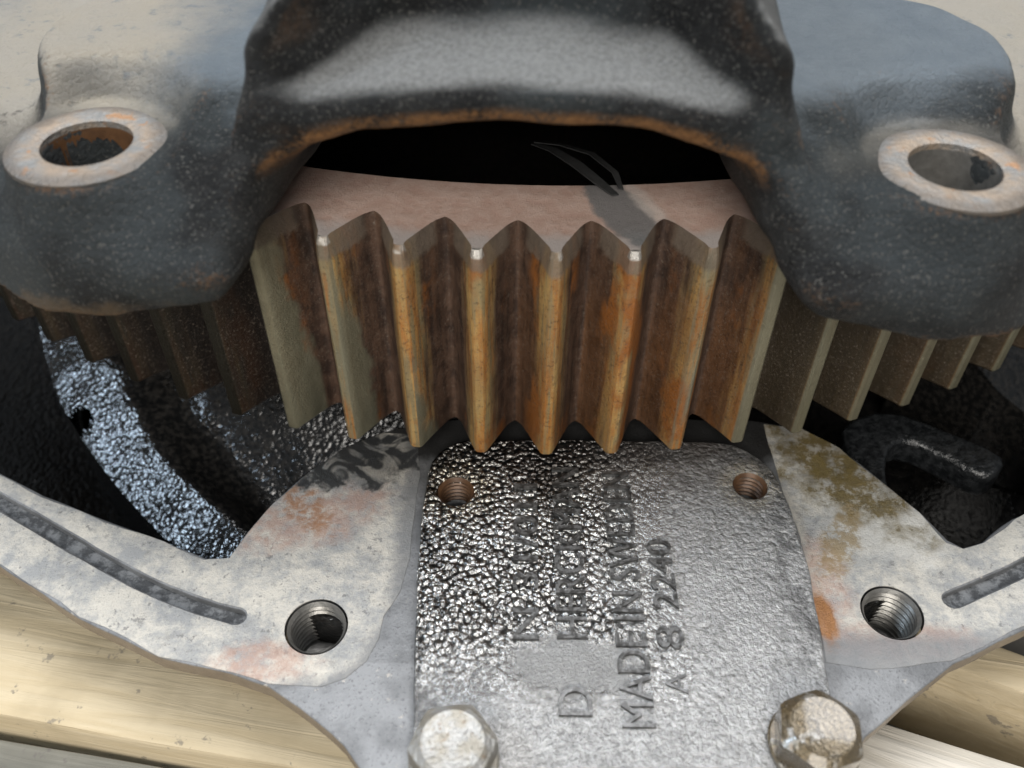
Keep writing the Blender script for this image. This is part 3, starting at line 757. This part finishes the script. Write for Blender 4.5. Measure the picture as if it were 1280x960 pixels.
def lettering(text, base_x, y0, y1, cap, raise_=0.7):
    cu = bpy.data.curves.new('lettering', 'FONT'); cu.body = text; cu.size = 1.0; cu.extrude = 0.02
    o = bpy.data.objects.new('lettering', cu); COL.objects.link(o)
    dg = bpy.context.evaluated_depsgraph_get(); me = bpy.data.meshes.new_from_object(o.evaluated_get(dg))
    bpy.data.objects.remove(o); bpy.data.curves.remove(cu); me.name = 'lettering'; me.materials.clear()
    co = np.zeros(len(me.vertices) * 3); me.vertices.foreach_get('co', co); co = co.reshape(-1, 3)
    mn, mx = co.min(0), co.max(0)
    t = (co - mn) / (mx - mn)
    out = np.stack([base_x - t[:, 1] * cap, y0 + t[:, 0] * (y1 - y0), -2.2 + t[:, 2] * (raise_ + .2)], -1) * S
    me.vertices.foreach_set('co', out.ravel()); me.update()
    return link('lettering', me, MT['letter'], pbody, 30)
lettering('N 31/011', -1.0, -244.5, -210.8, 4.6)
lettering('D', 7.3, -257.8, -253.0, 5.4)
lettering('HERCKMAN', 7.3, -244.2, -206.5, 5.4)
lettering('MADE IN SWEDEN', 17.2, -259.6, -207.5, 5.4)
lettering('8', 23.4, -245.9, -241.6, 4.6)
lettering('2240', 23.4, -238.2, -223.6, 4.4)
lettering('A', 23.0, -253.8, -250.2, 3.6, 0.4)

# ================================================================== bolts
def bolt(c, rot, label):
    b = empty('hex_bolt', (c[0], c[1], -2), label, 'bolt', 'bolts holding the cover plate')
    link('washer', lathe('washer', [(3, -1.95), (6.7, -1.95), (6.95, -1.7), (6.95, -0.9), (6.6, -0.6), (3, -0.6)], 48, True, c), MT['bolt'], b, 35)
    n = 48; V, F = [], []
    def hr(a): a = (a - rot) % (math.pi / 3) - math.pi / 6; return 5.9 / math.cos(a)
    top = 5.0; rc = 4.75
    for lay in range(4):
        for i in range(n):
            a = 2 * math.pi * i / n; q = hr(a); ze = top - 0.25 - (q - rc) * 0.55
            q, z = [(q, -0.62), (q, ze), (rc, top), (rc - 0.5, top - 0.12)][lay]
            V.append((c[0] + q * math.cos(a), c[1] + q * math.sin(a), z))
    for l in range(3):
        for i in range(n):
            j = (i + 1) % n; F.append((l * n + i, l * n + j, (l + 1) * n + j, (l + 1) * n + i))
    F.append(tuple(3 * n + i for i in range(n)))
    link('bolt_head', mesh('bolt_head', V, F), MT['bolt'], b, 25)
bolt((-14.3, -265.0), R_(8), 'hex bolt with pale round head at the bottom left of the cover plate')
bolt((41.0, -262.2), R_(20), 'oily shiny hex bolt at the lower right of the cover plate')

# ================================================================== scrap lying in the opening
def strip(pts, w, th=0.25):
    V, F = [], []
    n = len(pts)
    for i, (x, y, z) in enumerate(pts):
        a, b = pts[max(0, i - 1)], pts[min(n - 1, i + 1)]
        tx, ty = b[0] - a[0], b[1] - a[1]; d = math.hypot(tx, ty); tx /= d; ty /= d
        ww = w * (0.35 + 0.65 * math.sin(math.pi * (i + 0.6) / n))
        for sx, dz in ((-1, 0), (1, 0.35), (1, 0.35 + th), (-1, th)):
            V.append((x - ty * ww * sx, y + tx * ww * sx, z + dz))
    for i in range(n - 1):
        for k in range(4):
            k2 = (k + 1) % 4; F.append((i * 4 + k, (i + 1) * 4 + k, (i + 1) * 4 + k2, i * 4 + k2))
    F += [(0, 1, 2, 3), tuple(4 * (n - 1) + k for k in range(4))]
    return V, F
SCR1 = [(11.5, -187.5, 49.1), (8.6, -183.2, 49.3), (5.0, -178.0, 49.6), (1.0, -172.5, 49.2), (-2.6, -168.6, 48.2)]
SCR2 = [(12.6, -186.0, 49.4), (11.8, -181.5, 50.0), (8.0, -175.5, 50.2), (2.6, -170.2, 49.0), (-2.4, -168.3, 48.4)]
V1, F1 = strip(SCR1, 1.3); V2, F2 = strip(SCR2, 0.8)
V = V1 + V2; F = F1 + [tuple(v + len(V1) for v in q) for q in F2]
kk = NT('grey_film'); MT['film'] = kk.fin(kk.mix(kk.noise(0.8, 3, .6), (0.02, 0.02, 0.02), (0.075, 0.075, 0.075)), 0.5)
sc = link('torn_strip', mesh('torn_strip', V, F), MT['film'], None, 40)
tag(sc, 'thin torn grey strip reaching from the gear face into the dark opening', 'scrap')
